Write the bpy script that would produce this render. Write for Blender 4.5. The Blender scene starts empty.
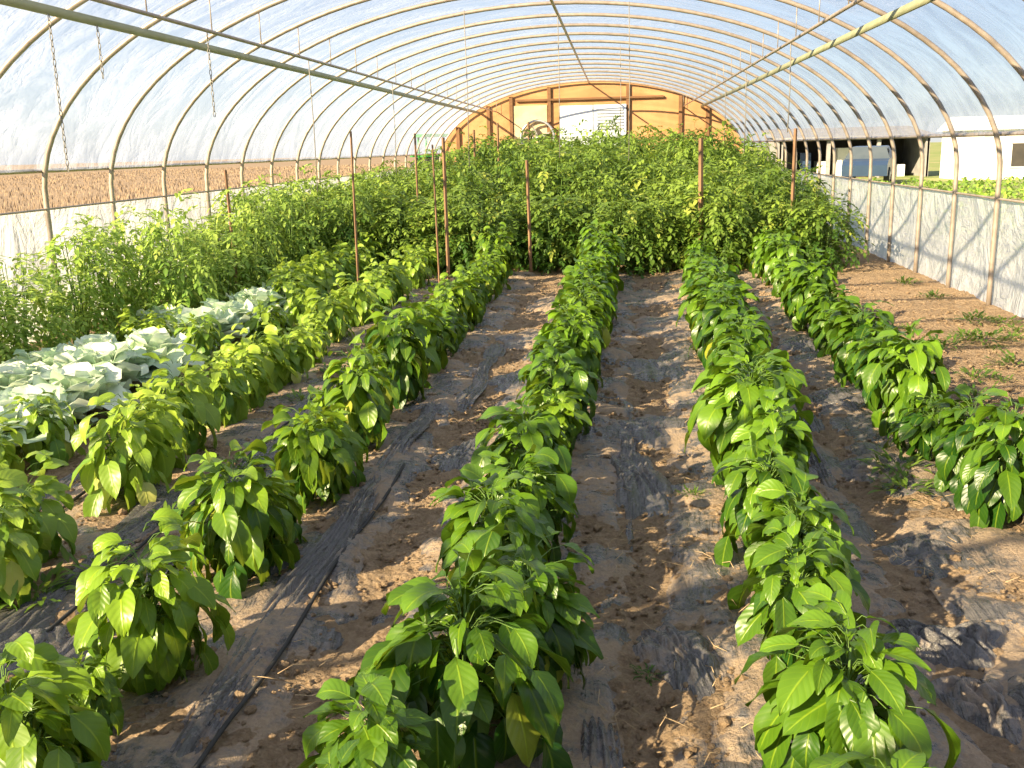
import bpy, math, random
from mathutils import Vector, noise, Matrix
random.seed(7)
R=random.random
def U(a,b): return a+(b-a)*R()
scene=bpy.context.scene
scene.view_settings.view_transform='Standard'
scene.view_settings.look='None'
scene.view_settings.exposure=0.0

# ------------------------------------------------------------------ layout
XC=-0.85; HW=4.57; ZB=1.3; RZ=2.25; Y0=-3.0; Y1=31.0
XL=XC-HW; XR=XC+HW
def arc(s,off=0.0):
    Ltot=2*ZB+11.0
    d=s*Ltot
    if d<ZB: return (XL-off,d)
    if d>Ltot-ZB: return (XR+off,Ltot-d)
    a=math.pi-(d-ZB)/11.0*math.pi
    return (XC+(HW+off)*math.cos(a), ZB+(RZ+off)*math.sin(a))
def hoop_z(a): 
    a=min(abs(a),HW)
    return ZB+RZ*math.sqrt(max(0,1-(a/HW)**2))

# ------------------------------------------------------------------ mesh builder
class MB:
    def __init__(s): s.v=[];s.f=[];s.m=[];s.uv=[];s.c=[]
    def addv(s,p,uv=(0,0),c=(0.5,0,0)):
        s.v.append(tuple(p)); s.uv.append(uv); s.c.append(c); return len(s.v)-1
    def face(s,idx,m=0): s.f.append(idx); s.m.append(m)
    def tube(s,pts,r,n=6,m=0,r2=None,c=(0.5,0,0),cap=True):
        pts=[Vector(p) for p in pts]; k=len(pts); rings=[]
        prev=None
        for i,p in enumerate(pts):
            t=(pts[min(i+1,k-1)]-pts[max(i-1,0)])
            if t.length<1e-9: t=Vector((0,0,1))
            t.normalize()
            a=prev if prev else (Vector((1,0,0)) if abs(t.x)<.8 else Vector((0,1,0)))
            a=(a-t*a.dot(t)).normalized(); prev=a; b=t.cross(a)
            rr=r if r2 is None else r+(r2-r)*i/(k-1)
            rings.append([s.addv(p+a*rr*math.cos(2*math.pi*j/n)+b*rr*math.sin(2*math.pi*j/n),(j/n,i/k),c) for j in range(n)])
        for i in range(k-1):
            for j in range(n):
                s.face((rings[i][j],rings[i][(j+1)%n],rings[i+1][(j+1)%n],rings[i+1][j]),m)
        if cap:
            s.face(tuple(rings[0][::-1]),m); s.face(tuple(rings[-1]),m)
    def box(s,lo,hi,m=0,c=(0.5,0,0)):
        P=[]
        for z in (lo[2],hi[2]):
            for (x,y) in ((lo[0],lo[1]),(hi[0],lo[1]),(hi[0],hi[1]),(lo[0],hi[1])):
                P.append(s.addv((x,y,z),(0,0),c))
        for q in ((3,2,1,0),(4,5,6,7),(0,1,5,4),(1,2,6,5),(2,3,7,6),(3,0,4,7)):
            s.face(tuple(P[i] for i in q),m)
    def leaf(s,base,az,p0,bend,L,W,fold=.3,roll=0,nseg=6,cols=(-1,-.5,0,.5,1),m=0,c=(.5,0,0),wave=0,ea=.7,eb=1.0,twist=0):
        pos=Vector(base); pk=ea/(ea+eb); nm=pk**ea*(1-pk)**eb
        h=Vector((math.cos(az),math.sin(az),0)); sd=Vector((-math.sin(az),math.cos(az),0)); zz=Vector((0,0,1))
        rows=[]; ph=R()*6
        for i in range(nseg+1):
            t=i/nseg; p=p0-bend*t
            tg=h*math.cos(p)+zz*math.sin(p); n=-h*math.sin(p)+zz*math.cos(p)
            r=roll+twist*t
            s2=sd*math.cos(r)+n*math.sin(r); n2=n*math.cos(r)-sd*math.sin(r)
            tt=min(max(t,.0),1)
            w=W*.5*((tt**ea*(1-tt)**eb)/nm if 0<tt<1 else .02)
            row=[]
            for u in cols:
                au=abs(u)
                q=pos+s2*(u*w*(1-.12*fold))+n2*(w*fold*(au-.45*au*au)+wave*au*W*math.sin(ph+t*11+u*1.5))
                row.append(s.addv(q,((u+1)/2,t),c))
            rows.append(row)
            pos=pos+tg*(L/nseg)
        for i in range(nseg):
            for j in range(len(cols)-1):
                s.face((rows[i][j],rows[i][j+1],rows[i+1][j+1],rows[i+1][j]),m)
        return pos
    def mesh(s,name,mats,smooth=True):
        me=bpy.data.meshes.new(name); me.from_pydata(s.v,[],s.f)
        for m in mats: me.materials.append(m)
        me.polygons.foreach_set('material_index',s.m)
        me.polygons.foreach_set('use_smooth',[smooth]*len(s.f))
        uvl=me.uv_layers.new(name='UVMap')
        li=[0]*len(me.loops); me.loops.foreach_get('vertex_index',li)
        fl=[]
        for i in li: fl.extend(s.uv[i])
        uvl.data.foreach_set('uv',fl)
        ca=me.color_attributes.new('lc','FLOAT_COLOR','POINT')
        fc=[]
        for c in s.c: fc.extend((c[0],c[1],c[2],1))
        ca.data.foreach_set('color',fc)
        me.update(); return me
    def obj(s,name,mats,smooth=True,parent=None):
        return place(name,s.mesh(name,mats,smooth),parent=parent)
def place(name,me,loc=(0,0,0),rz=0,sc=(1,1,1),parent=None):
    o=bpy.data.objects.new(name,me); scene.collection.objects.link(o)
    o.location=loc; o.rotation_euler=(0,0,rz); o.scale=sc
    if parent: o.parent=parent
    return o
def empty(name,loc=(0,0,0)):
    o=bpy.data.objects.new(name,None); scene.collection.objects.link(o); o.location=loc; return o

# ------------------------------------------------------------------ materials
class NT:
    def __init__(s,name):
        s.mat=bpy.data.materials.new(name); s.mat.use_nodes=True; s.t=s.mat.node_tree; s.t.nodes.clear()
        s.out=s.t.nodes.new('ShaderNodeOutputMaterial')
    def n(s,ty,**k):
        nd=s.t.nodes.new(ty)
        for a,b in k.items(): setattr(nd,a,b)
        return nd
    def l(s,a,b): s.t.links.new(a,b)
    def math(s,op,a,b=None,c=None,clamp=False):
        nd=s.t.nodes.new('ShaderNodeMath'); nd.operation=op; nd.use_clamp=clamp
        for i,x in enumerate((a,b,c)):
            if x is None: continue
            if isinstance(x,(int,float)): nd.inputs[i].default_value=x
            else: s.l(x,nd.inputs[i])
        return nd.outputs[0]
    def mix(s,f,a,b,blend='MIX'):
        nd=s.t.nodes.new('ShaderNodeMix'); nd.data_type='RGBA'; nd.blend_type=blend
        for i,x in ((0,f),(6,a),(7,b)):
            if isinstance(x,(int,float)): nd.inputs[i].default_value=x
            elif isinstance(x,tuple): nd.inputs[i].default_value=(x[0],x[1],x[2],1)
            else: s.l(x,nd.inputs[i])
        return nd.outputs[2]
    def noise(s,vec,scale,detail=4,rough=.55,dist=0):
        nd=s.t.nodes.new('ShaderNodeTexNoise'); nd.inputs['Scale'].default_value=scale
        nd.inputs['Detail'].default_value=detail; nd.inputs['Roughness'].default_value=rough; nd.inputs['Distortion'].default_value=dist
        if vec: s.l(vec,nd.inputs['Vector'])
        return nd.outputs['Fac']
    def ramp(s,f,stops):
        nd=s.t.nodes.new('ShaderNodeValToRGB'); cr=nd.color_ramp
        while len(cr.elements)<len(stops): cr.elements.new(.5)
        for e,(p,c) in zip(cr.elements,stops):
            e.position=p; e.color=(c,c,c,1) if isinstance(c,(int,float)) else (c[0],c[1],c[2],1)
        s.l(f,nd.inputs[0]); return nd.outputs[0]
    def bump(s,h,st=.5,d=.01):
        nd=s.t.nodes.new('ShaderNodeBump'); nd.inputs['Strength'].default_value=st; nd.inputs['Distance'].default_value=d
        s.l(h,nd.inputs['Height']); return nd.outputs[0]
    def prin(s,col,rough=.5,spec=.5,metal=0,normal=None):
        nd=s.t.nodes.new('ShaderNodeBsdfPrincipled')
        if isinstance(col,tuple): nd.inputs['Base Color'].default_value=(*col[:3],1)
        else: s.l(col,nd.inputs['Base Color'])
        if isinstance(rough,(int,float)): nd.inputs['Roughness'].default_value=rough
        else: s.l(rough,nd.inputs['Roughness'])
        nd.inputs['Specular IOR Level'].default_value=spec; nd.inputs['Metallic'].default_value=metal
        if normal: s.l(normal,nd.inputs['Normal'])
        return nd.outputs[0]
    def coord(s,k='Object',scale=None):
        o=s.t.nodes.new('ShaderNodeTexCoord').outputs[k]
        if scale:
            mp=s.t.nodes.new('ShaderNodeMapping'); mp.inputs['Scale'].default_value=scale; s.l(o,mp.inputs['Vector']); return mp.outputs[0]
        return o
    def geo(s): return s.t.nodes.new('ShaderNodeNewGeometry').outputs['Position']
    def fin(s,sh): s.l(sh,s.out.inputs['Surface']); return s.mat

def leaf_mat(name,dark,light,yellow,trans,tf=.35,rough=.38,nv=7,vein=.35,spec=.5,bs=.3):
    t=NT(name)
    at=t.n('ShaderNodeAttribute',attribute_name='lc'); sp=t.n('ShaderNodeSeparateColor'); t.l(at.outputs['Color'],sp.inputs[0])
    oi=t.n('ShaderNodeObjectInfo')
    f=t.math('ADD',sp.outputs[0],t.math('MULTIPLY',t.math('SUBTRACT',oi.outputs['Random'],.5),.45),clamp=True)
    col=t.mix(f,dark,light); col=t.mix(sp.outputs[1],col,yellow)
    uv=t.n('ShaderNodeUVMap',uv_map='UVMap'); su=t.n('ShaderNodeSeparateXYZ'); t.l(uv.outputs[0],su.inputs[0])
    au=t.math('ABSOLUTE',t.math('SUBTRACT',t.math('MULTIPLY',su.outputs[0],2),1))
    side=t.math('COSINE',t.math('MULTIPLY',t.math('SUBTRACT',t.math('MULTIPLY',su.outputs[1],nv),t.math('MULTIPLY',au,1.9)),6.283))
    sv=t.math('MULTIPLY',t.math('SUBTRACT',side,.88,clamp=True),6,clamp=True)
    mid=t.math('MULTIPLY',t.math('SUBTRACT',.09,au,clamp=True),14,clamp=True)
    ve=t.math('MAXIMUM',mid,t.math('MULTIPLY',sv,.3))
    n1=t.noise(t.coord(),9,3)
    col=t.mix(t.math('MULTIPLY',n1,.5),col,t.mix(.5,col,dark))
    col=t.mix(t.math('MULTIPLY',ve,vein),col,trans)
    hb=t.math('ADD',t.math('MULTIPLY',side,.25),t.math('MULTIPLY',mid,-1.2))
    nb=t.bump(hb,bs,.003)
    p=t.prin(col,rough,spec,0,nb)
    tr=t.n('ShaderNodeBsdfTranslucent'); t.l(t.mix(.55,col,trans),tr.inputs['Color']); 
    mx=t.n('ShaderNodeMixShader'); mx.inputs[0].default_value=tf; t.l(p,mx.inputs[1]); t.l(tr.outputs[0],mx.inputs[2])
    return t.fin(mx.outputs[0])
M_pep=leaf_mat('pepper_leaf',(.014,.062,.006),(.155,.30,.016),(.50,.54,.06),(.42,.57,.03),.23,.35,spec=.42)
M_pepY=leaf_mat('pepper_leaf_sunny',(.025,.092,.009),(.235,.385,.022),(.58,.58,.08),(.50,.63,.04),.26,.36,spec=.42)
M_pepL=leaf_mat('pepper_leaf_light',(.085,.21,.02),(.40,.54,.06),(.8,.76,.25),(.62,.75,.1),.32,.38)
M_tom=leaf_mat('tomato_leaf',(.035,.105,.014),(.27,.39,.055),(.5,.55,.1),(.46,.58,.08),.27,.5,nv=5,vein=.2,spec=.3)
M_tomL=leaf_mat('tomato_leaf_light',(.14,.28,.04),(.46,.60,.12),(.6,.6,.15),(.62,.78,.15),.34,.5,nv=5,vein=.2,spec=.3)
M_cab=leaf_mat('cabbage_leaf',(.42,.60,.38),(.84,.92,.76),(.9,.92,.7),(.95,1,.85),.25,.45,nv=6,vein=.5,spec=.35)  # pale cabbage green, with overexposed sunlight painted into the near-white tones
M_crop=leaf_mat('outside_crop_leaf',(.1,.22,.03),(.3,.48,.08),(.5,.55,.1),(.5,.7,.1),.25,.5)
def stem_mat():
    t=NT('green_stem'); return t.fin(t.prin(t.mix(t.noise(t.coord(),30),(.06,.14,.02),(.16,.27,.05)),.55))
M_stem=stem_mat()

def soil_mat():
    t=NT('dry_soil'); P=t.geo()
    a=t.noise(P,1.1,4); b=t.noise(P,14,7,.7); c=t.noise(P,80,6,.75)
    col=t.ramp(b,[(.30,(.165,.108,.064)),(.48,(.36,.25,.152)),(.68,(.57,.425,.285))])
    col=t.mix(t.ramp(a,[(.38,0.),(.65,.5)]),col,(.30,.205,.125))
    col=t.mix(t.ramp(c,[(.35,0.),(.7,.6)]),col,(.64,.49,.335))
    v=t.n('ShaderNodeTexVoronoi',feature='F1'); v.inputs['Scale'].default_value=38; t.l(P,v.inputs['Vector'])
    h=t.math('ADD',t.math('MULTIPLY',b,1.2),t.math('ADD',t.math('MULTIPLY',c,.8),t.math('MULTIPLY',v.outputs['Distance'],-.8)))
    return t.fin(t.prin(col,.95,.1,0,t.bump(h,1.0,.035)))
M_soil=soil_mat()
def mulch_mat(name,lo,hi):
    t=NT(name); P=t.geo()
    a=t.noise(P,2.6,6,.65); b=t.noise(P,24,6,.7); c=t.noise(P,80,5,.7)
    d=t.ramp(t.math('ADD',t.math('MULTIPLY',a,.72),t.math('MULTIPLY',b,.28)),[(lo,0.),(hi,1.)])
    dust=t.mix(c,(.22,.15,.095),(.58,.44,.30))
    col=t.mix(d,t.mix(b,(.045,.046,.052),(.17,.16,.155)),dust)
    mp=t.n('ShaderNodeMapping'); mp.inputs['Scale'].default_value=(11,2.0,5); mp.inputs['Rotation'].default_value=(0,0,.35); t.l(P,mp.inputs['Vector'])
    w=t.noise(mp.outputs[0],1.4,5,.6,1.8)
    ro=t.math('ADD',t.math('MULTIPLY',d,.6),.26)
    inv=t.math('SUBTRACT',1.0,t.math('MULTIPLY',d,.85))
    h=t.math('ADD',t.math('MULTIPLY',w,inv),t.math('ADD',t.math('MULTIPLY',b,.35),t.math('MULTIPLY',t.math('MULTIPLY',c,d),.5)))
    return t.fin(t.prin(col,ro,.8,0,t.bump(h,1.0,.035)))
M_mulch=mulch_mat('dusty_plastic_mulch',.46,.55); M_fold=mulch_mat('black_plastic_folds',.54,.70)
def simple(name,col,col2=None,scale=8,rough=.5,metal=0,spec=.5,bump=0,stretch=None):
    t=NT(name); c=t.coord('Object',stretch)
    nz=t.noise(c,scale,5)
    cc=t.mix(t.ramp(nz,[(.3,0.),(.7,1.)]),col,col2 or tuple(x*.75 for x in col))
    return t.fin(t.prin(cc,rough,spec,metal,t.bump(nz,bump,.01) if bump else None))
M_pipe=simple('galvanised_pipe',(.43,.37,.32),(.30,.25,.21),12,.42,.3)
M_band=simple('olive_purlin_board',(.36,.37,.24),(.28,.30,.18),5,.6)
M_ply=simple('plywood',(.50,.28,.135),(.40,.215,.095),2,.7,0,.2,.2,(1,1,.25))
M_stud=simple('timber_stud',(.22,.12,.06),(.17,.09,.045),6,.75,0,.2,.2,(4,4,.6))
M_stake=simple('tomato_stake_wood',(.27,.165,.10),(.19,.11,.065),10,.75,0,.2,.2,(4,4,.5))
M_white=simple('white_paint',(.82,.82,.80),(.72,.74,.76),3,.5)
M_grey=simple('weathered_grey_wood',(.30,.30,.31),(.2,.2,.21),3,.7)
M_dark=simple('dark_interior',(.03,.03,.03),(.05,.045,.04),3,.8)
M_straw=simple('dry_straw',(.66,.50,.30),(.45,.33,.2),6,.8,0,.2)
M_wheat=simple('ripe_wheat',(.30,.23,.165),(.25,.19,.135),.6,.9,0,.1)
M_string=simple('hanging_twine',(.30,.28,.25),(.2,.19,.17),20,.7)
M_green=simple('tractor_green',(.03,.22,.04),(.03,.18,.03),3,.35)
M_yellow=simple('tractor_yellow',(.7,.55,.05),(.6,.45,.04),3,.4)
M_rub=simple('rubber',(.025,.025,.025),(.04,.04,.04),8,.8)
M_blue=simple('car_blue',(.04,.075,.15),(.035,.06,.12),2,.3,.3)
M_glass=simple('window_glass',(.06,.08,.1),(.08,.1,.12),2,.1)
M_metal=simple('grey_metal',(.5,.52,.54),(.4,.42,.44),5,.4,.6)
def grass_mat():
    t=NT('outside_grass'); P=t.geo(); a=t.noise(P,.25,6,.6); b=t.noise(P,8,5)
    col=t.mix(t.ramp(a,[(.35,0.),(.65,1.)]),(.13,.22,.06),(.33,.30,.16)); col=t.mix(t.math('MULTIPLY',b,.5),col,(.28,.31,.13))
    return t.fin(t.prin(col,.95,.1,0,t.bump(b,.6,.05)))
M_grass=grass_mat()
def film_mat(name,lo,hi,tint=(.66,.74,1.0)):
    t=NT(name); P=t.geo()
    mp=t.n('ShaderNodeMapping'); mp.inputs['Rotation'].default_value=(.6,.4,.7); mp.inputs['Scale'].default_value=(.35,1.5,1.1); t.l(P,mp.inputs['Vector'])
    a=t.noise(mp.outputs[0],1.1,6,.62,1.8); b=t.noise(P,7,5,.6,.8)
    f=t.ramp(t.math('ADD',t.math('MULTIPLY',a,.82),t.math('MULTIPLY',b,.18)),[(.40,lo),(.60,hi)])
    nb=t.bump(t.math('ADD',a,t.math('MULTIPLY',b,.25)),.9,.2)
    tp=t.n('ShaderNodeBsdfTransparent'); tp.inputs[0].default_value=(.96,.975,1,1)
    tl=t.n('ShaderNodeBsdfTranslucent'); tl.inputs[0].default_value=(*tint,1); t.l(nb,tl.inputs['Normal'])
    df=t.prin(tint,.25,.5,0,nb)
    m1=t.n('ShaderNodeMixShader'); m1.inputs[0].default_value=.4; t.l(tl.outputs[0],m1.inputs[1]); t.l(df,m1.inputs[2])
    m2=t.n('ShaderNodeMixShader'); t.l(f,m2.inputs[0]); t.l(tp.outputs[0],m2.inputs[1]); t.l(m1.outputs[0],m2.inputs[2])
    return t.fin(m2.outputs[0])
M_film=film_mat('polyethylene_film',.12,.40)
M_skirt=film_mat('polyethylene_skirt',.80,.92,(.90,.93,1.0))
M_skirtL=film_mat('polyethylene_skirt_thin',.50,.68,(.84,.88,1))

# ------------------------------------------------------------------ soil
def rowsX(k,y):
    if k==0: return -1.43-.010*(y-2.5)
    if k==1: return -.43+.020*(y-2.2)
    if k==2: return .56+.043*(y-2.2)
    if k==3: return 1.62+.028*(y-4)
    if k==4: return -2.38-.018*(y-3.5)
    return -3.7
def gz(x,y):
    n=noise.fractal(Vector((x*1.3,y*1.3,0)),1.0,2.0,3)*.018
    bed=0
    for k in (0,1,2,3,4):
        d=abs(x-rowsX(k,y)); bed=max(bed,.045*max(0,1-(d/.48)**2))
    return n+bed
mb=MB(); ys=[];y=-3.0
while y<Y1+.3:
    ys.append(y); y+= .12 if y<1 else .016+.006*max(0,y-2)
nx=360
for j,y in enumerate(ys):
    for i in range(nx+1):
        x=XL-.1+(2*HW+.2)*i/nx
        cl=noise.fractal(Vector((x*9,y*9,3)),.8,2.1,4)
        ro=abs(noise.noise(Vector((x*19,y*19,1))))
        mb.addv((x,y,gz(x,y)+cl*.014+ro*.022-.006))
for j in range(len(ys)-1):
    for i in range(nx):
        a=j*(nx+1)+i; mb.face((a,a+1,a+nx+2,a+nx+1))
mb.obj('floor',[M_soil])

for k in (0,1,2,3,4):
    mb=MB(); ny=520; nxm=44; W=.90
    for j in range(ny+1):
        y=1.2+ (13.2-1.2)*(j/ny)**1.35
        for i in range(nxm+1):
            u=i/nxm*2-1
            ed=.5*W*(1+.25*noise.noise(Vector((y*1.7,k*9,u>0)))+.08*noise.noise(Vector((y*6,k*9,u>0))))
            x=rowsX(k,y)+u*ed
            e=abs(u)
            wr=abs(noise.noise(Vector((x*16+y*3+noise.noise(Vector((x*1.5,y*2,2)))*5,y*3.5,k))))
            z=gz(x,y)+.004+.036*noise.fractal(Vector((x*3.0,y*2.6,k*5+9)),1,2,3)+.020*wr
            z-=.02*max(0,e-.86)/.14
            mb.addv((x,y,z))
    for j in range(ny):
        for i in range(nxm):
            a=j*(nxm+1)+i; mb.face((a,a+1,a+nxm+2,a+nxm+1))
    mb.obj('plastic_mulch_sheet',[M_mulch])
def folds(xf,y0,y1,w,amp):
    mb=MB(); m=24
    ny=int((y1-y0)/.04)
    for j in range(ny+1):
        y=y0+(y1-y0)*j/ny; t=j/ny
        env=min(1,t*7,(1-t)*7)*(.65+.7*noise.noise(Vector((y*1.6,xf*3,1)))+.2)
        ww=w*(.75+.6*noise.noise(Vector((y*1.3,xf,4)))+.25)
        for i in range(m+1):
            u=i/m*2-1
            x=xf+.05*noise.noise(Vector((y*1.1,xf,7)))+u*ww/2
            z=gz(x,y)-.010+(.032+amp*abs(math.sin(u*7+3*noise.noise(Vector((y*1.8,u*2,xf))))))*max(0,env)-.022*u*u
            mb.addv((x,y,z))
    for j in range(ny):
        for i in range(m):
            a=j*(m+1)+i; mb.face((a,a+1,a+m+2,a+m+1))
    mb.obj('folded_mulch_film',[M_fold])
folds(-1.20,1.6,6.8,.12,.03); folds(-1.02,6.0,8.6,.12,.025); folds(-1.84,1.6,4.4,.16,.028); folds(-1.95,4.0,9.5,.14,.028)
folds(-2.85,3,8,.14,.03); folds(.06,3.9,6.4,.09,.02); folds(-.08,1.5,2.7,.16,.03); folds(-2.15,2.2,4.6,.18,.03); folds(1.02,4.5,6.5,.08,.02); folds(-2.0,7,12,.1,.02)
def crumple(cx,cy,w,l,rz,amp=.035,mat=None):
    mb=MB(); n=44
    for j in range(n+1):
        for i in range(n+1):
            u=i/n*2-1; v=j/n*2-1
            th=math.atan2(v,u); sq=max(abs(u),abs(v))/max(1e-6,math.hypot(u,v))
            rr=sq*(1+.45*noise.noise(Vector((math.cos(th)*1.4+cx*3,math.sin(th)*1.4+cy*3,1)))+.15*noise.noise(Vector((math.cos(th)*4+cx,math.sin(th)*4,cy))))
            x=u*w/2*rr*1.2; y=v*l/2*rr*1.2
            X=cx+x*math.cos(rz)-y*math.sin(rz); Y=cy+x*math.sin(rz)+y*math.cos(rz)
            e=max(abs(u),abs(v))
            z=gz(X,Y)+.018+amp*abs(math.sin(u*9+v*1.5+3*noise.noise(Vector((u*1.5,v*1.5,cx)))))*(.3+.7*(1-abs(v)))*(1-e**5)-.04*e**5
            mb.addv((X,Y,z))
    for j in range(n):
        for i in range(n):
            a=j*(n+1)+i; mb.face((a,a+1,a+n+2,a+n+1))
    mb.obj('folded_mulch_film',[mat or M_fold])
for (a,b,w,l,r,am) in ((1.08,3.15,.38,.28,.3,.05),(1.15,2.78,.38,.28,-.2,.06),(.98,2.3,.34,.3,.4,.04),(-.02,2.1,.42,.6,.1,.04),(.12,4.8,.3,.9,.1,.03),(.22,5.7,.4,.6,0,.02),(1.3,4.0,.42,.3,.5,.02),
        (-.85,5.2,.26,.6,-.1,.02),(.2,3.0,.2,.5,.2,.025),(.33,2.2,.42,.45,.1,.02),(-.72,7.0,.36,.7,0,.02),(.35,7.5,.5,.8,0,.02),(1.5,6.4,.5,.5,.3,.02),(1.3,5.0,.4,.35,.3,.02),
        (-.75,8.6,.5,.9,0,.015),(.45,9.2,.6,1.1,0,.015),(1.6,8.2,.5,.7,0,.02),(-.65,10.6,.6,1.2,0,.015),(.3,11,.6,1.2,0,.015),(1.12,5.9,.2,.5,0,.03),(1.75,3.35,.34,.24,.2,.04),(1.45,2.35,.3,.24,.2,.05),
        (-1.95,4.6,.3,.7,0,.03),(-2.0,6.2,.3,.8,0,.03),(-2.1,2.9,.35,.6,0,.03)):
    crumple(a,b,w,l,r,am,M_mulch if am<.018 else M_fold)
mb=MB()
for (x0,y0,y1) in ((-1.72,1.4,10),(-2.02,1.6,11),(-2.62,2.6,10),(-1.12,1.4,5)):
    pts=[];y=y0
    while y<y1:
        x=x0+.05*noise.noise(Vector((y*.8,x0,2))); pts.append((x,y,gz(x,y)+.022)); y+=.12
    mb.tube(pts,.008,5,0)
mb.obj('drip_tape',[M_rub])
mb=MB()
def clod(mb,x,y,r):
    z=gz(x,y)+r*.45; idx=[]
    q=[(0,0,1),(0,0,-1)]+[(math.cos(a*1.2566),math.sin(a*1.2566),.45) for a in range(5)]+[(math.cos(a*1.2566+.63),math.sin(a*1.2566+.63),-.45) for a in range(5)]
    for p in q: 
        s=r*U(.7,1.2); idx.append(mb.addv((x+p[0]*s,y+p[1]*s,z+p[2]*s*.8)))
    for a in range(5):
        b=(a+1)%5
        mb.face((idx[0],idx[2+a],idx[2+b])); mb.face((idx[2+a],idx[7+a],idx[2+b])); mb.face((idx[2+b],idx[7+a],idx[7+b])); mb.face((idx[1],idx[7+b],idx[7+a]))
for i in range(28000):
    y=1.4+11*R()**1.7; x=U(-3,3.6)
    if noise.noise(Vector((x*1.5,y*1.5,5)))<-.1 and R()<.6: continue
    clod(mb,x,y,U(.004,.012)*(1.9 if R()<.09 else 1))
mb.obj('soil_clods',[M_soil],False)
mb=MB()
for i in range(1100):
    y=1.6+10*R()**1.5; x=U(-2.2,3.2) if R()<.5 else random.choice([-.9,.2,1.25])+U(-.25,.25)
    if noise.noise(Vector((x*2,y*2,15)))<.0: continue
    a=R()*6.28; L=U(.03,.12); z=gz(x,y)+.026
    m2=(x+math.cos(a+.3)*L*.5,y+math.sin(a+.3)*L*.5,z+U(.0,.02))
    mb.tube([(x,y,z),m2,(x+math.cos(a)*L,y+math.sin(a)*L,z+U(-.005,.01))],.0014,3,0)
mb.obj('dry_straw_litter',[M_straw])

# ------------------------------------------------------------------ pepper plants
def pepper(seed,H=.52,Rr=.25,N=120,yel=.05,big=1.0):
    random.seed(seed); mb=MB()
    mb.tube([(0,0,-.02),(.005,.0,H*.25),(0,.01,H*.5)],.009,6,1,.007)
    for i in range(6):
        a=i*1.05+U(-.3,.3); r=Rr*U(.3,.5)
        mb.tube([(0,0,H*.3),(math.cos(a)*r*.55,math.sin(a)*r*.55,H*.52),(math.cos(a)*r,math.sin(a)*r,H*U(.65,.85))],.005,5,1,.003)
    lx,ly=U(-.05,.05),U(-.05,.05)
    nl=random.choice((2,3)); 
    for k in range(N):
        t=(k+R())/N; a=k*2.39996+U(-.4,.4)
        ex=U(.45,1.25)
        lump=1+.26*math.sin(a*nl+seed)+.14*math.sin(a*5+seed)
        prof=math.sqrt(max(0,1-(max(0,t-.25)/.80)**2.2))
        crown=1+.13*math.sin(a*nl+seed)*t+.08*math.sin(a*4+seed*3)*t
        z=H*(.18+.78*t**.8)*U(.90,1.05)*crown; r=Rr*prof*ex*lump*.62
        base=Vector((math.cos(a)*r+lx*t,math.sin(a)*r+ly*t,z))
        st=Vector((math.cos(a)*r*.35+lx*t,math.sin(a)*r*.35+ly*t,z-U(.01,.035)))
        midp=(st+base)/2+Vector((0,0,.010))
        mb.tube([st,midp,base],.0017,3,1,.0013,cap=False)
        L=U(.07,.16)*big
        if t>.6: L*=1.1-.35*t
        W=L*U(.44,.62)
        p0=math.radians(-66+72*t**1.3+U(-22,22)); bend=math.radians(U(25,85))
        if t>.86: p0+=math.radians(22); bend+=.4; L*=.85
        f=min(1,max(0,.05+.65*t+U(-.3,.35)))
        g=U(.3,.8) if (R()<yel and t<.5) else 0
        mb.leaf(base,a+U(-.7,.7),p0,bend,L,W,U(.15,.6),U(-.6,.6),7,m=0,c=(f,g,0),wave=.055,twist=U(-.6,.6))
    return mb
V_pep=[pepper(i+1,.45+.04*(i%3),.18+.014*(i%4),165,.02,1.20).mesh('pepper_plant_mesh',[M_pep,M_stem]) for i in range(10)]
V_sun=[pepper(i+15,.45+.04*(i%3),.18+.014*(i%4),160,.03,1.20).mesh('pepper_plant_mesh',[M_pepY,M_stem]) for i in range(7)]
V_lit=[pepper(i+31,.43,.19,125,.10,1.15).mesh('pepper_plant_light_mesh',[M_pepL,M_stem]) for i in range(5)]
random.seed(99)
def plant(name,vs,x,y,s=1,sz=None):
    me=random.choice(vs); sz=sz or s
    return place(name,me,(x,y,gz(x,y)-.005),R()*6.28,(s,s,sz))
def prow(k,ylist,vs,s0=1.0,jit=.05,name='pepper_plant'):
    for y in ylist:
        s=s0*U(.76,1.16); plant(name,vs,rowsX(k,y)+U(-jit,jit),y,s,s*U(.84,1.12))
def seq(a,b,d):
    o=[];y=a
    while y<b: o.append(y+U(-.09,.09)); y+=d
    return o
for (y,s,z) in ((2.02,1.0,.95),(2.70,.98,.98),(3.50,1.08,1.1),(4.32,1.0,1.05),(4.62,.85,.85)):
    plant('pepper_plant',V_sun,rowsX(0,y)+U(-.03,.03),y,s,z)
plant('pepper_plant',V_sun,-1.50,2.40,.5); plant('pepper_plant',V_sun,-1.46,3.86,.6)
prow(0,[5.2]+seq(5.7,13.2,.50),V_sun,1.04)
for (x,y,s,z) in ((-.50,1.62,.95,.85),(-.60,2.0,.85,.75),(-.42,2.42,1.22,1.08),(-.30,2.72,.95,.95),(-.42,3.25,1.05,1.0),(-.40,3.72,.95,.95),(-.37,4.15,1.05,1.05)):
    plant('pepper_plant',V_pep,x,y,s,z)
prow(1,seq(4.6,13,.48),V_pep+V_sun[:3],1.05)
for (y,s,z) in ((1.80,1.0,.85),(2.28,1.08,.98),(2.85,.85,.9),(3.25,.98,.98),(3.75,.88,.92),(4.15,1.0,1.02)):
    plant('pepper_plant',V_pep,rowsX(2,y)+U(-.03,.03),y,s,z)
prow(2,seq(4.6,12.8,.48),V_pep,1.02)
prow(3,seq(4.2,13.2,.46),V_pep,1.05)
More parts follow.
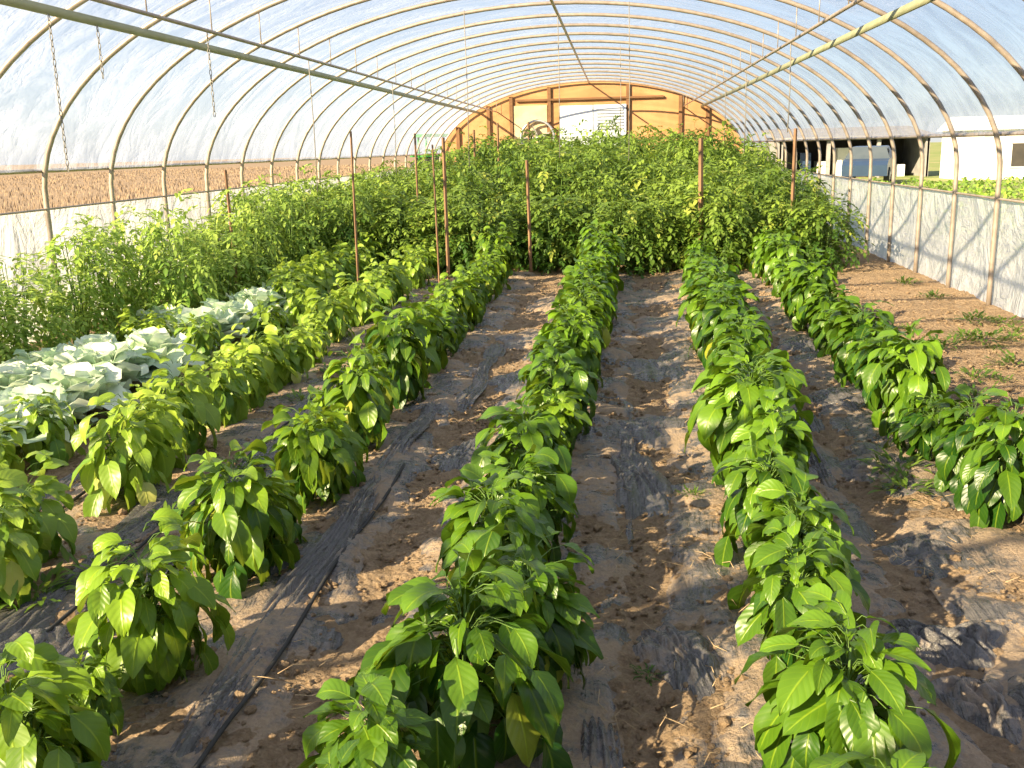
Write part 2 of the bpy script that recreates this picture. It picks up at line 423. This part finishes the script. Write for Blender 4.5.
prow(4,[3.25,3.6,4.35,4.75]+seq(5.2,13.4,.43),V_lit,1.03)
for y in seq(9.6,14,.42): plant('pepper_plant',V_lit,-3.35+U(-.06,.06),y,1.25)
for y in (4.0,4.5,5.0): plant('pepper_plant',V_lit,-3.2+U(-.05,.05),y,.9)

# ------------------------------------------------------------------ tomato plants
def tomato(seed,H=1.25,Rr=.5,N=190,mat=None):
    random.seed(seed); mb=MB()
    for i in range(5):
        a=i*1.3; r=Rr*.35
        mb.tube([(0,0,-.02),(math.cos(a)*r*.6,math.sin(a)*r*.6,H*.45),(math.cos(a)*r,math.sin(a)*r,H*.95)],.010,4,1,.004)
    for k in range(N):
        t=(k+R())/N; a=k*2.39996+U(-.5,.5)
        lump=1+.32*math.sin(a*2+seed)+.15*math.sin(a*5+seed*2)
        z=H*(.10+.86*t)*U(.88,1.12); prof=(1-t**3.2)**.5*.85+.15
        r=Rr*prof*lump*U(.35,.85)
        p=Vector((math.cos(a)*r,math.sin(a)*r,z)); az=a+U(-.7,.7)
        L=U(.17,.30); p0=math.radians(U(-15,45)+25*t); bend=math.radians(U(50,100)); ns=4
        q=p.copy(); pts=[q.copy()]
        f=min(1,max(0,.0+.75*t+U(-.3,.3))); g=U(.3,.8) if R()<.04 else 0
        for i in range(1,ns+1):
            pp=p0-bend*i/ns
            q=q+Vector((math.cos(az)*math.cos(pp),math.sin(az)*math.cos(pp),math.sin(pp)))*(L/ns); pts.append(q.copy())
            if i<ns:
                for sg in (-1,1):
                    l=L*U(.3,.42)
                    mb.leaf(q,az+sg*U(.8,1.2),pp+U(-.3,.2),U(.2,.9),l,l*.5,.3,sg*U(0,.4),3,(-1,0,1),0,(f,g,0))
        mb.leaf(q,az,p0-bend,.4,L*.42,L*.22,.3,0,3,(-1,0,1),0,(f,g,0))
        mb.tube([pts[0],pts[2],pts[-1]],.0025,3,1,cap=False)
    return mb
V_tom=[tomato(i+60,1.25,.47,200).mesh('tomato_plant_mesh',[M_tom,M_stem]) for i in range(5)]
V_tomL=[tomato(i+80,1.25,.44,130).mesh('tomato_plant_light_mesh',[M_tomL,M_stem]) for i in range(4)]
random.seed(5)
def theight(x,y):
    h=1.02+.64*min(1,max(0,(y-13.5)/5.0))
    c=abs(x+.6); h-=.08*max(0,c-1.6)
    if x>1.6: h-=.10*(x-1.6)
    return h+.22*noise.noise(Vector((x*.9,y*.9,3)))
y=13.9
while y<27:
    x=-3.1
    while x<3.0:
        xx=x+U(-.2,.2); yy=y+U(-.25,.25)
        h=theight(xx,yy)*U(.82,1.16)
        plant('tomato_plant',V_tom,xx,yy,1.0*U(.85,1.2),h/1.25); x+=.72
    y+=.8
for (xx,ya,yb,h) in ((-4.65,5.4,24,.92),(-4.15,8.9,24,1.0),(-4.8,6.3,24,.92)):
    for y in seq(ya,yb,.66):
        hh=h*U(.75,1.22)*(1+.22*min(1,max(0,(y-9)/4)))
        plant('tomato_plant',V_tomL if (y<11 or R()<.4) else V_tom,xx+U(-.1,.08),y,.76*U(.8,1.1),hh/1.25)
for y in seq(13.2,24,.7): plant('tomato_plant',V_tom,-3.55+U(-.1,.1),y,.95,1.2*U(.85,1.1)/1.25)
for x in (-3.0,-2.4,-1.9,-.9,.1,.5,1.3,2.2,2.7): plant('tomato_plant',V_tom,x+U(-.1,.1),13.45+U(-.2,.2),.85,.75)

# ------------------------------------------------------------------ cabbages
def cabbage(seed):
    random.seed(seed); mb=MB()
    mb.tube([(0,0,-.02),(0,0,.12)],.02,6,1)
    for k in range(26):
        t=k/25; a=k*2.39996
        L=.34-.16*t; p0=math.radians(22+66*t+U(-12,12)); bend=math.radians(60-10*t+U(-20,20))
        mb.leaf((math.cos(a)*.02,math.sin(a)*.02,.06+.09*t),a,p0,bend,L,L*.9,.35,U(-.3,.3),9,(-1,-.7,-.35,0,.35,.7,1),0,(U(0,1),0,0),wave=.11,ea=.75,eb=.5)
    for k in range(9):
        a=k*.9
        mb.leaf((math.cos(a)*.015,math.sin(a)*.015,.12),a,math.radians(70),math.radians(-60),.17,.2,-.5,0,6,(-1,-.5,0,.5,1),0,(.9,.2,0),wave=.02,ea=.6,eb=.5)
    return mb.mesh('cabbage_mesh',[M_cab,M_stem])
V_cab=[cabbage(i+200) for i in range(3)]
random.seed(3)
for y in seq(4.9,7.2,.5)+seq(8.1,10.2,.5):
    plant('cabbage_plant',V_cab,-3.52+U(-.08,.08),y,U(1.1,1.35))
for y in seq(5.4,7.2,.6)+[8.6]: plant('cabbage_plant',V_cab,-4.05+U(-.08,.08),y,U(1.0,1.2))
for (x,y) in ((-3.35,7.6),(-3.7,7.7),(-4.0,7.8),(-3.05,8.3),(-3.0,9.1)): plant('pepper_plant',V_lit,x,y,.95)

# ------------------------------------------------------------------ weeds
def weed(seed):
    random.seed(seed); mb=MB()
    for k in range(60):
        a=R()*6.28; r=.13*R(); z=U(.01,.05)
        mb.leaf((math.cos(a)*r,math.sin(a)*r,z),a+U(-.6,.6),U(.1,1.0),U(.3,1.2),U(.04,.09),U(.012,.022),.2,0,3,(-1,0,1),0,(R()*.5,0,0))
    return mb.mesh('weed_mesh',[M_tom])
V_weed=[weed(i+300) for i in range(3)]
random.seed(11)
for (x,y,s) in ((-2.05,3.5,1.3),(-2.2,3.3,1.2),(-2.0,4.9,1),(-.75,5.9,.8),(1.1,2.0,1),(.35,4.5,.5),(2.3,6.5,1),(2.9,7.5,1.3),(3.0,8.4,1.5),(1.95,5.6,1),(1.35,4.6,1.1),(-1.15,2.0,.8),(3.2,9.3,1.4),(-2.1,6.3,1),(-1.9,8,1),(1.4,4.9,1.2),(.1,2.9,.4)):
    plant('ground_weed',V_weed,x,y,s)
for i in range(30): plant('ground_weed',V_weed,random.choice([-2.0,-1.95,2.9,3.3,2.6])+U(-.15,.15),U(4,12),U(.6,1.3))

# ------------------------------------------------------------------ greenhouse structure
mb=MB()
y=-2.4; hoops=[]
while y<=Y1:
    hoops.append(y); pts=[]
    for i in range(57):
        x,z=arc(i/56); pts.append((x,y,z if 0<i<56 else -.05))
    mb.tube(pts,.026,8,0); y+=1.28
for (a,z,r) in ((0,hoop_z(0)-.05,.022),(2.78,2.74,.018),(-2.78,2.74,.018)):
    mb.tube([(XC+a,Y0,z),(XC+a,14,z),(XC+a,Y1,z)],r,8,0)
for sg in (-1,1):
    a=3.3*sg; 
    mb.box((XC+a-.012,Y0,2.69),(XC+a+.012,Y1,2.76),1)
mb.tube([(XR+.03,Y0,1.67),(XR+.03,Y1,1.67)],.022,8,0); mb.tube([(XL-.03,Y0,1.56),(XL-.03,Y1,1.56)],.022,8,0)
mb.tube([(XR,Y0,1.05),(XR,Y1,1.05)],.012,6,0); mb.tube([(XL,Y0,1.20),(XL,Y1,1.20)],.012,6,0)
for h in hoops:
    for sg in (-1,1):
        a=2.78*sg; mb.tube([(XC+a,h,2.74),(XC+a,h,hoop_z(a))],.006,5,0)
mb.obj('greenhouse_hoop_frame',[M_pipe,M_band])

def film(name,zr,zl):
    mb=MB()
    off=.035
    a0=math.asin((zr-ZB)/(RZ+off)); a1=math.pi-math.asin((zl-ZB)/(RZ+off)); n=72
    ny=int((Y1-Y0)/.16)
    for j in range(ny+1):
        y=Y0+(Y1-Y0)*j/ny
        ph=((y+2.4)/1.28)%1.0; sag=.03*math.sin(ph*math.pi)
        for i in range(n+1):
            a=a0+(a1-a0)*i/n
            o=off-sag*.8+(.035*noise.noise(Vector((y*1.6+a*3,a*5-y*.8,0))))*math.sin(ph*math.pi)
            mb.addv((XC+(HW+o)*math.cos(a),y,ZB+(RZ+o)*math.sin(a)))
    for j in range(ny):
        for i in range(n):
            k=j*(n+1)+i; mb.face((k,k+1,k+n+2,k+n+1))
    mb.obj(name,[M_film])
film('ceiling',1.67,1.56)
def skirt(name,x,h,sg,mat):
    mb=MB(); ny=300; nz=12
    for j in range(ny+1):
        y=Y0+(Y1-Y0)*j/ny; ph=((y+2.4)/1.28)%1.0
        for i in range(nz+1):
            z=-.06+(h+.06)*i/nz
            mb.addv((x+sg*(.035+.03*math.sin(ph*math.pi)*math.sin(min(1,z/h)*3.14)+.02*noise.noise(Vector((y*1.5,z*2,sg)))),y,z))
    for j in range(ny):
        for i in range(nz):
            k=j*(nz+1)+i; mb.face((k,k+1,k+nz+2,k+nz+1))
    mb.obj(name,[mat])
skirt('wall_left',XL,1.20,-1,M_skirtL); skirt('wall_right',XR,1.05,1,M_skirt)

# end wall
mb=MB(); pts=[]
for i in range(65):
    x,z=arc(i/64,.02); pts.append((x,z))
fr=[mb.addv((x,Y1+.02,z)) for x,z in pts]; bk=[mb.addv((x,Y1+.06,z)) for x,z in pts]
mb.face(tuple(fr)); mb.face(tuple(bk[::-1]))
for i in range(len(pts)-1): mb.face((fr[i],bk[i],bk[i+1],fr[i+1]))
for a in (-4.0,-3.05,-2.35,-1.2,1.15,2.7,3.5):
    mb.box((XC+a-.05,Y1-.07,-.02),(XC+a+.05,Y1+.015,hoop_z(a)-.06),1)
mb.box((XC-2.2,Y1-.085,3.02),(XC+2.2,Y1-.005,3.08),1)
mb.box((XC-2.28,Y1-.03,1.6),(XC-1.27,Y1+.01,2.9),2)
mb.obj('wall_back',[M_ply,M_stud,simple('pale_panel',(.60,.46,.28),(.54,.41,.25),3,.7)],False)
mb=MB()
dx=XC+.1
mb.box((dx-1.0,Y1-.13,-.01),(dx+1.0,Y1-.09,2.86),0)
mb.box((dx-.015,Y1-.15,0),(dx+.015,Y1-.131,2.86),1)
for z in (.1,1.0,1.9): mb.box((dx-.95,Y1-.15,z),(dx+.95,Y1-.131,z+.07),1)
for i in range(7): mb.box((dx+.12,Y1-.17,2.15+i*.09),(dx+.9,Y1-.131,2.19+i*.09),1)
mb.box((dx+.78,Y1-.16,1.2),(dx+.84,Y1-.131,1.4),2)
mb.obj('door_1',[simple('door_paint',(.60,.66,.76),(.55,.61,.70)),simple('door_trim',(.44,.48,.54),(.4,.43,.48)),M_metal],False)
mb=MB()
cx,cz=XC-1.55,1.95; n=28
mb.tube([(cx+.5*math.cos(6.2832*i/n),Y1-.3,cz+.5*math.sin(6.2832*i/n)) for i in range(n+1)],.035,6,0)
mb.tube([(cx+.5*math.cos(6.2832*i/n),Y1-.12,cz+.5*math.sin(6.2832*i/n)) for i in range(n+1)],.035,6,0)
for i in range(4):
    a=i*math.pi/2+.4
    mb.leaf((cx,Y1-.2,cz),0 if math.cos(a)>0 else math.pi,a if math.cos(a)>0 else math.pi-a,0,.45,.2,0,.5,4,m=0)
mb.tube([(cx,Y1-.28,cz),(cx,Y1-.1,cz)],.08,10,0); mb.tube([(cx-.5,Y1-.1,cz),(cx+.5,Y1-.1,cz)],.02,6,0)
mb.tube([(cx-.3,Y1-.2,0),(cx-.3,Y1-.2,cz-.4)],.025,6,0);mb.tube([(cx+.3,Y1-.2,0),(cx+.3,Y1-.2,cz-.4)],.025,6,0)
mb.obj('circulation_fan',[M_metal])

for (x,y,h,r) in ((-2.06,12,1.80,.022),(-2.12,11.7,1.72,.012),(-1.15,13.2,1.5,.022),(1.1,13.5,1.72,.034),(2.38,14.2,1.82,.026),(-2.93,11,1.88,.014),(-4.35,11,1.5,.020),
                  (-2.9,14.5,1.9,.016),(-2.1,18,2.1,.022),(-2.6,18.5,2.0,.022),(-1.9,22,2.2,.025)):
    mb=MB(); lx,ly=U(-.03,.03),U(-.03,.03)
    mb.tube([(0,0,-.1),(lx*.5,ly*.5,h*.5),(lx,ly,h-.04),(lx*1.02,ly*1.02,h)],r,4,0,r*.85)
    o=mb.obj('garden_stake',[M_stake],False); o.location=(x,y,0); 
def chain(x,y,zt,zb):
    mb=MB(); n=int((zt-zb)/.045)
    for i in range(n):
        z=zt-i*.045; w=.011
        pts=[]
        for q in range(7):
            a=q/6*6.2832
            if i%2: pts.append((x+w*math.cos(a),y,z-.0225+.028*math.sin(a)))
            else: pts.append((x,y+w*math.cos(a),z-.0225+.028*math.sin(a)))
        mb.tube(pts,.004,3,0,cap=False)
    mb.obj('hanging_chain',[M_string])
def twine(x,y,zt,zb):
    mb=MB(); mb.tube([(x,y,zt),(x+.01,y,(zt+zb)/2),(x,y,zb)],.006,4,0); mb.obj('hanging_twine',[M_string])
XbL=XC-3.3
chain(XbL+.02,7.3,2.69,1.55); chain(XbL+.02,8.0,2.69,2.25)
chain(XC-2.78,9.0,2.72,2.0); twine(XC-2.78,12.0,2.72,1.2)
for (x,y,b) in ((XC-2.78,16.5,1.3),(XC-1.2,14,1.4),(XC,15,1.5),(XC+1.0,14,1.45),(XC+2.78,12,1.75),(XC+2.78,16,1.5),(XC+2.78,19,1.6),(XC+.9,20,1.6)):
    twine(x,y,2.74 if abs(x-XC)>2.7 else hoop_z(x-XC),b)

# ------------------------------------------------------------------ outside
mb=MB()
for (x0,x1) in ((-260,XL-.05),(XL-.05,XR+.05),(XR+.05,260)):
    z=-.07 if (x0>XL-1 and x1<XR+1) else -.05
    a=[mb.addv((x0,-60,z)),mb.addv((x1,-60,z)),mb.addv((x1,400,z)),mb.addv((x0,400,z))]; mb.face(tuple(a))
mb.obj('outside_ground',[M_grass],False)
random.seed(21); mb=MB(); nx2,ny2=90,160
for j in range(ny2+1):
    for i in range(nx2+1):
        x=-9.0-140*(i/nx2)**2.2; y=-2+240*(j/ny2)**1.6
        e=.0 if (i in(0,) or j==0) else .88+.05*noise.noise(Vector((x*1.8,y*1.8,0)))
        mb.addv((x,y,e))
for j in range(ny2):
    for i in range(nx2):
        k=j*(nx2+1)+i; mb.face((k,k+1,k+nx2+2,k+nx2+1))
for i in range(45000):
    x=-9.2-22*R()**1.6; y=4+60*R()**1.2; h=U(.88,.98); a=U(0,6.28); w=.004+.0002*y; lx,ly=U(-.03,.03),U(-.03,.03)
    dx_,dy_=math.cos(a)*w,math.sin(a)*w
    b=[mb.addv((x-dx_*.4,y-dy_*.4,0.7)),mb.addv((x+dx_*.4,y+dy_*.4,0.7)),mb.addv((x+dx_+lx,y+dy_+ly,h-.06)),mb.addv((x+lx*1.3,y+ly*1.3,h)),mb.addv((x-dx_+lx,y-dy_+ly,h-.06))]
    mb.face(tuple(b))
mb.obj('wheat_field',[M_wheat])
mb=MB()
for i in range(7500):
    r=random.randrange(7); x=5.8+r*1.5+U(-.3,.3); y=9+28*R(); 
    mb.leaf((x,y,U(0,.22)),R()*6.28,U(.3,1.2),U(.6,1.4),U(.12,.25),U(.06,.13),.3,0,3,(-1,0,1),0,(R(),.3*R(),0))
mb.obj('vegetable_crop_rows',[M_crop])
mb=MB(); e=empty('white_shed',(15.4,44,-.05))
mb.box((-1.6,-1.5,0),(1.6,1.5,2.0),0)
a=[mb.addv(p) for p in ((-1.8,-1.7,1.95),(1.8,-1.7,1.95),(1.8,1.7,1.95),(-1.8,1.7,1.95),(-1.8,0,2.5),(1.8,0,2.5))]
mb.face((a[0],a[1],a[5],a[4]),0); mb.face((a[2],a[3],a[4],a[5]),0); mb.face((a[1],a[2],a[5]),0); mb.face((a[3],a[0],a[4]),0)
mb.box((.2,-1.53,.5),(.8,-1.49,1.4),1); mb.box((-.9,-1.53,0),(-.1,-1.49,1.8),2)
mb.box((.15,-1.55,.44),(.85,-1.52,.5),2); mb.box((.15,-1.55,1.4),(.85,-1.52,1.46),2)
mb.obj('shed_body',[M_white,M_dark,simple('shed_trim',(.6,.6,.6))],False,e)
mb=MB(); e=empty('open_equipment_shed',(10.6,49.5,-.05))
for x in (-3.2,-1.1,1.1,3.2): mb.box((x-.08,-2,0),(x+.08,-1.84,1.8),1)
mb.box((-3.3,1.9,0),(3.3,2,1.9),2); mb.box((-3.3,-2,0),(-3.2,2,1.8),1); mb.box((3.2,-2,0),(3.3,2,1.8),1)
a=[mb.addv(p) for p in ((-3.5,-2.3,1.75),(3.5,-2.3,1.75),(3.5,2.3,2.2),(-3.5,2.3,2.2),(-3.5,-2.3,1.85),(3.5,-2.3,1.85),(3.5,2.3,2.3),(-3.5,2.3,2.3))]
for q in ((3,2,1,0),(4,5,6,7),(0,1,5,4),(1,2,6,5),(2,3,7,6),(3,0,4,7)): mb.face(tuple(a[i] for i in q),1)
for i in range(7): mb.box((-3+i*.85,-.8,0),(-2.5+i*.85,.4,U(.5,1.4)),random.choice((0,1,2,2,3)))
mb.obj('shed_structure',[M_white,M_grey,M_dark,M_blue],False,e)
def car(name,loc,rz,mat):
    e=empty(name,loc); e.rotation_euler=(0,0,rz); mb=MB()
    prof=[(-2.1,.35),(-2.15,.75),(-1.9,.9),(-1.3,.98),(-.7,1.42),(.7,1.45),(1.3,1.0),(2.0,.92),(2.15,.7),(2.1,.35)]
    A=[];B=[];
    for (x,z) in prof:
        w=.82 if z<1.1 else .62
        A.append(mb.addv((x,-w,z))); B.append(mb.addv((x,w,z)))
    mb.face(tuple(A[::-1]),0); mb.face(tuple(B),0)
    for i in range(len(prof)):
        j=(i+1)%len(prof); mb.face((A[i],A[j],B[j],B[i]),1 if i in(3,5) else 0)
    for s in (-1,1):
        q=[mb.addv(p) for p in ((-1.05,s*.80,1.02),(1.0,s*.80,1.02),(.6,s*.645,1.38),(-.62,s*.645,1.38))]; mb.face(tuple(q if s<0 else q[::-1]),1)
    for x in (-1.35,1.35):
        for s in (-1,1):
            mb.tube([(x,s*.66,.33),(x,s*.86,.33)],.33,18,2); mb.tube([(x,s*.84,.33),(x,s*.875,.33)],.18,12,3)
    mb.obj('car_body',[mat,M_glass,M_rub,M_metal],False,e)
car('parked_car',(9.9,41.5,-.05),1.25,M_blue)
e=empty('tractor',(-7.6,44,-.05)); e.rotation_euler=(0,0,.5); mb=MB()
mb.box((.2,-.35,.75),(1.9,.35,1.35),0); mb.box((1.85,-.3,.7),(1.95,.3,1.3),3); mb.box((-.9,-.3,.6),(.3,.3,1.0),0)
for x in (-.9,.25):
    for s in (-.6,.6): mb.tube([(x,s,.9),(x,s*.9,2.3)],.05,6,0)
mb.box((-1.1,-.75,2.28),(.45,.75,2.4),0); mb.box((-.75,-.3,1.0),(-.25,.3,1.15),2); mb.box((-.85,-.3,1.1),(-.72,.3,1.6),2)
mb.tube([(.3,0,1.3),(0,0,1.5)],.03,6,2); mb.tube([(1.3,.15,1.3),(1.3,.15,1.9)],.035,8,2)
for s in (-1,1):
    mb.tube([(-.55,s*.55,.75),(-.55,s*.95,.75)],.75,24,2); mb.tube([(-.55,s*.9,.75),(-.55,s*.98,.75)],.4,16,1)
    mb.tube([(1.5,s*.5,.45),(1.5,s*.75,.45)],.45,20,2); mb.tube([(1.5,s*.7,.45),(1.5,s*.78,.45)],.24,14,1)
    mb.box((-1.2,s*.75-.2,1.45),(.15,s*.75+.2,1.52),0)
mb.obj('tractor_body',[M_green,M_yellow,M_rub,M_metal],False,e)

# ------------------------------------------------------------------ light & world
d=Vector((.60,.66,-.42)).normalized()
sl=bpy.data.lights.new('sun','SUN'); sl.energy=19; sl.color=(1,.79,.48); sl.angle=.009
so=bpy.data.objects.new('sun',sl); scene.collection.objects.link(so); so.rotation_euler=d.to_track_quat('-Z','Y').to_euler(); so.location=(-10,-8,9)
w=bpy.data.worlds.new('World'); scene.world=w; w.use_nodes=True; nt=w.node_tree; nt.nodes.clear()
o=nt.nodes.new('ShaderNodeOutputWorld'); bg=nt.nodes.new('ShaderNodeBackground'); sk=nt.nodes.new('ShaderNodeTexSky')
sk.sky_type='NISHITA'; sk.sun_disc=False; sk.sun_elevation=math.radians(28); sk.sun_rotation=math.atan2(-d.x,-d.y)
sk.air_density=1.0; sk.dust_density=.4; sk.ozone_density=2.0
bg.inputs[1].default_value=.155
mx=nt.nodes.new('ShaderNodeMix'); mx.data_type='RGBA'; mx.inputs[0].default_value=.55; mx.inputs[7].default_value=(4.3,4.7,5.7,1)
nt.links.new(sk.outputs[0],mx.inputs[6]); nt.links.new(mx.outputs[2],bg.inputs[0]); nt.links.new(bg.outputs[0],o.inputs[0])

# ------------------------------------------------------------------ camera
cd=bpy.data.cameras.new('camera'); cam=bpy.data.objects.new('camera',cd); scene.collection.objects.link(cam)
cd.sensor_width=36; cd.lens=995/1024*36; cd.clip_start=.05; cd.clip_end=2000
Rm=Matrix.Rotation(math.radians(6.25),4,'Z')@Matrix.Rotation(math.radians(90-13.3),4,'X')@Matrix.Rotation(math.radians(-1.5),4,'Z')
cam.matrix_world=Matrix.Translation((0,0,1.65))@Rm
scene.camera=cam
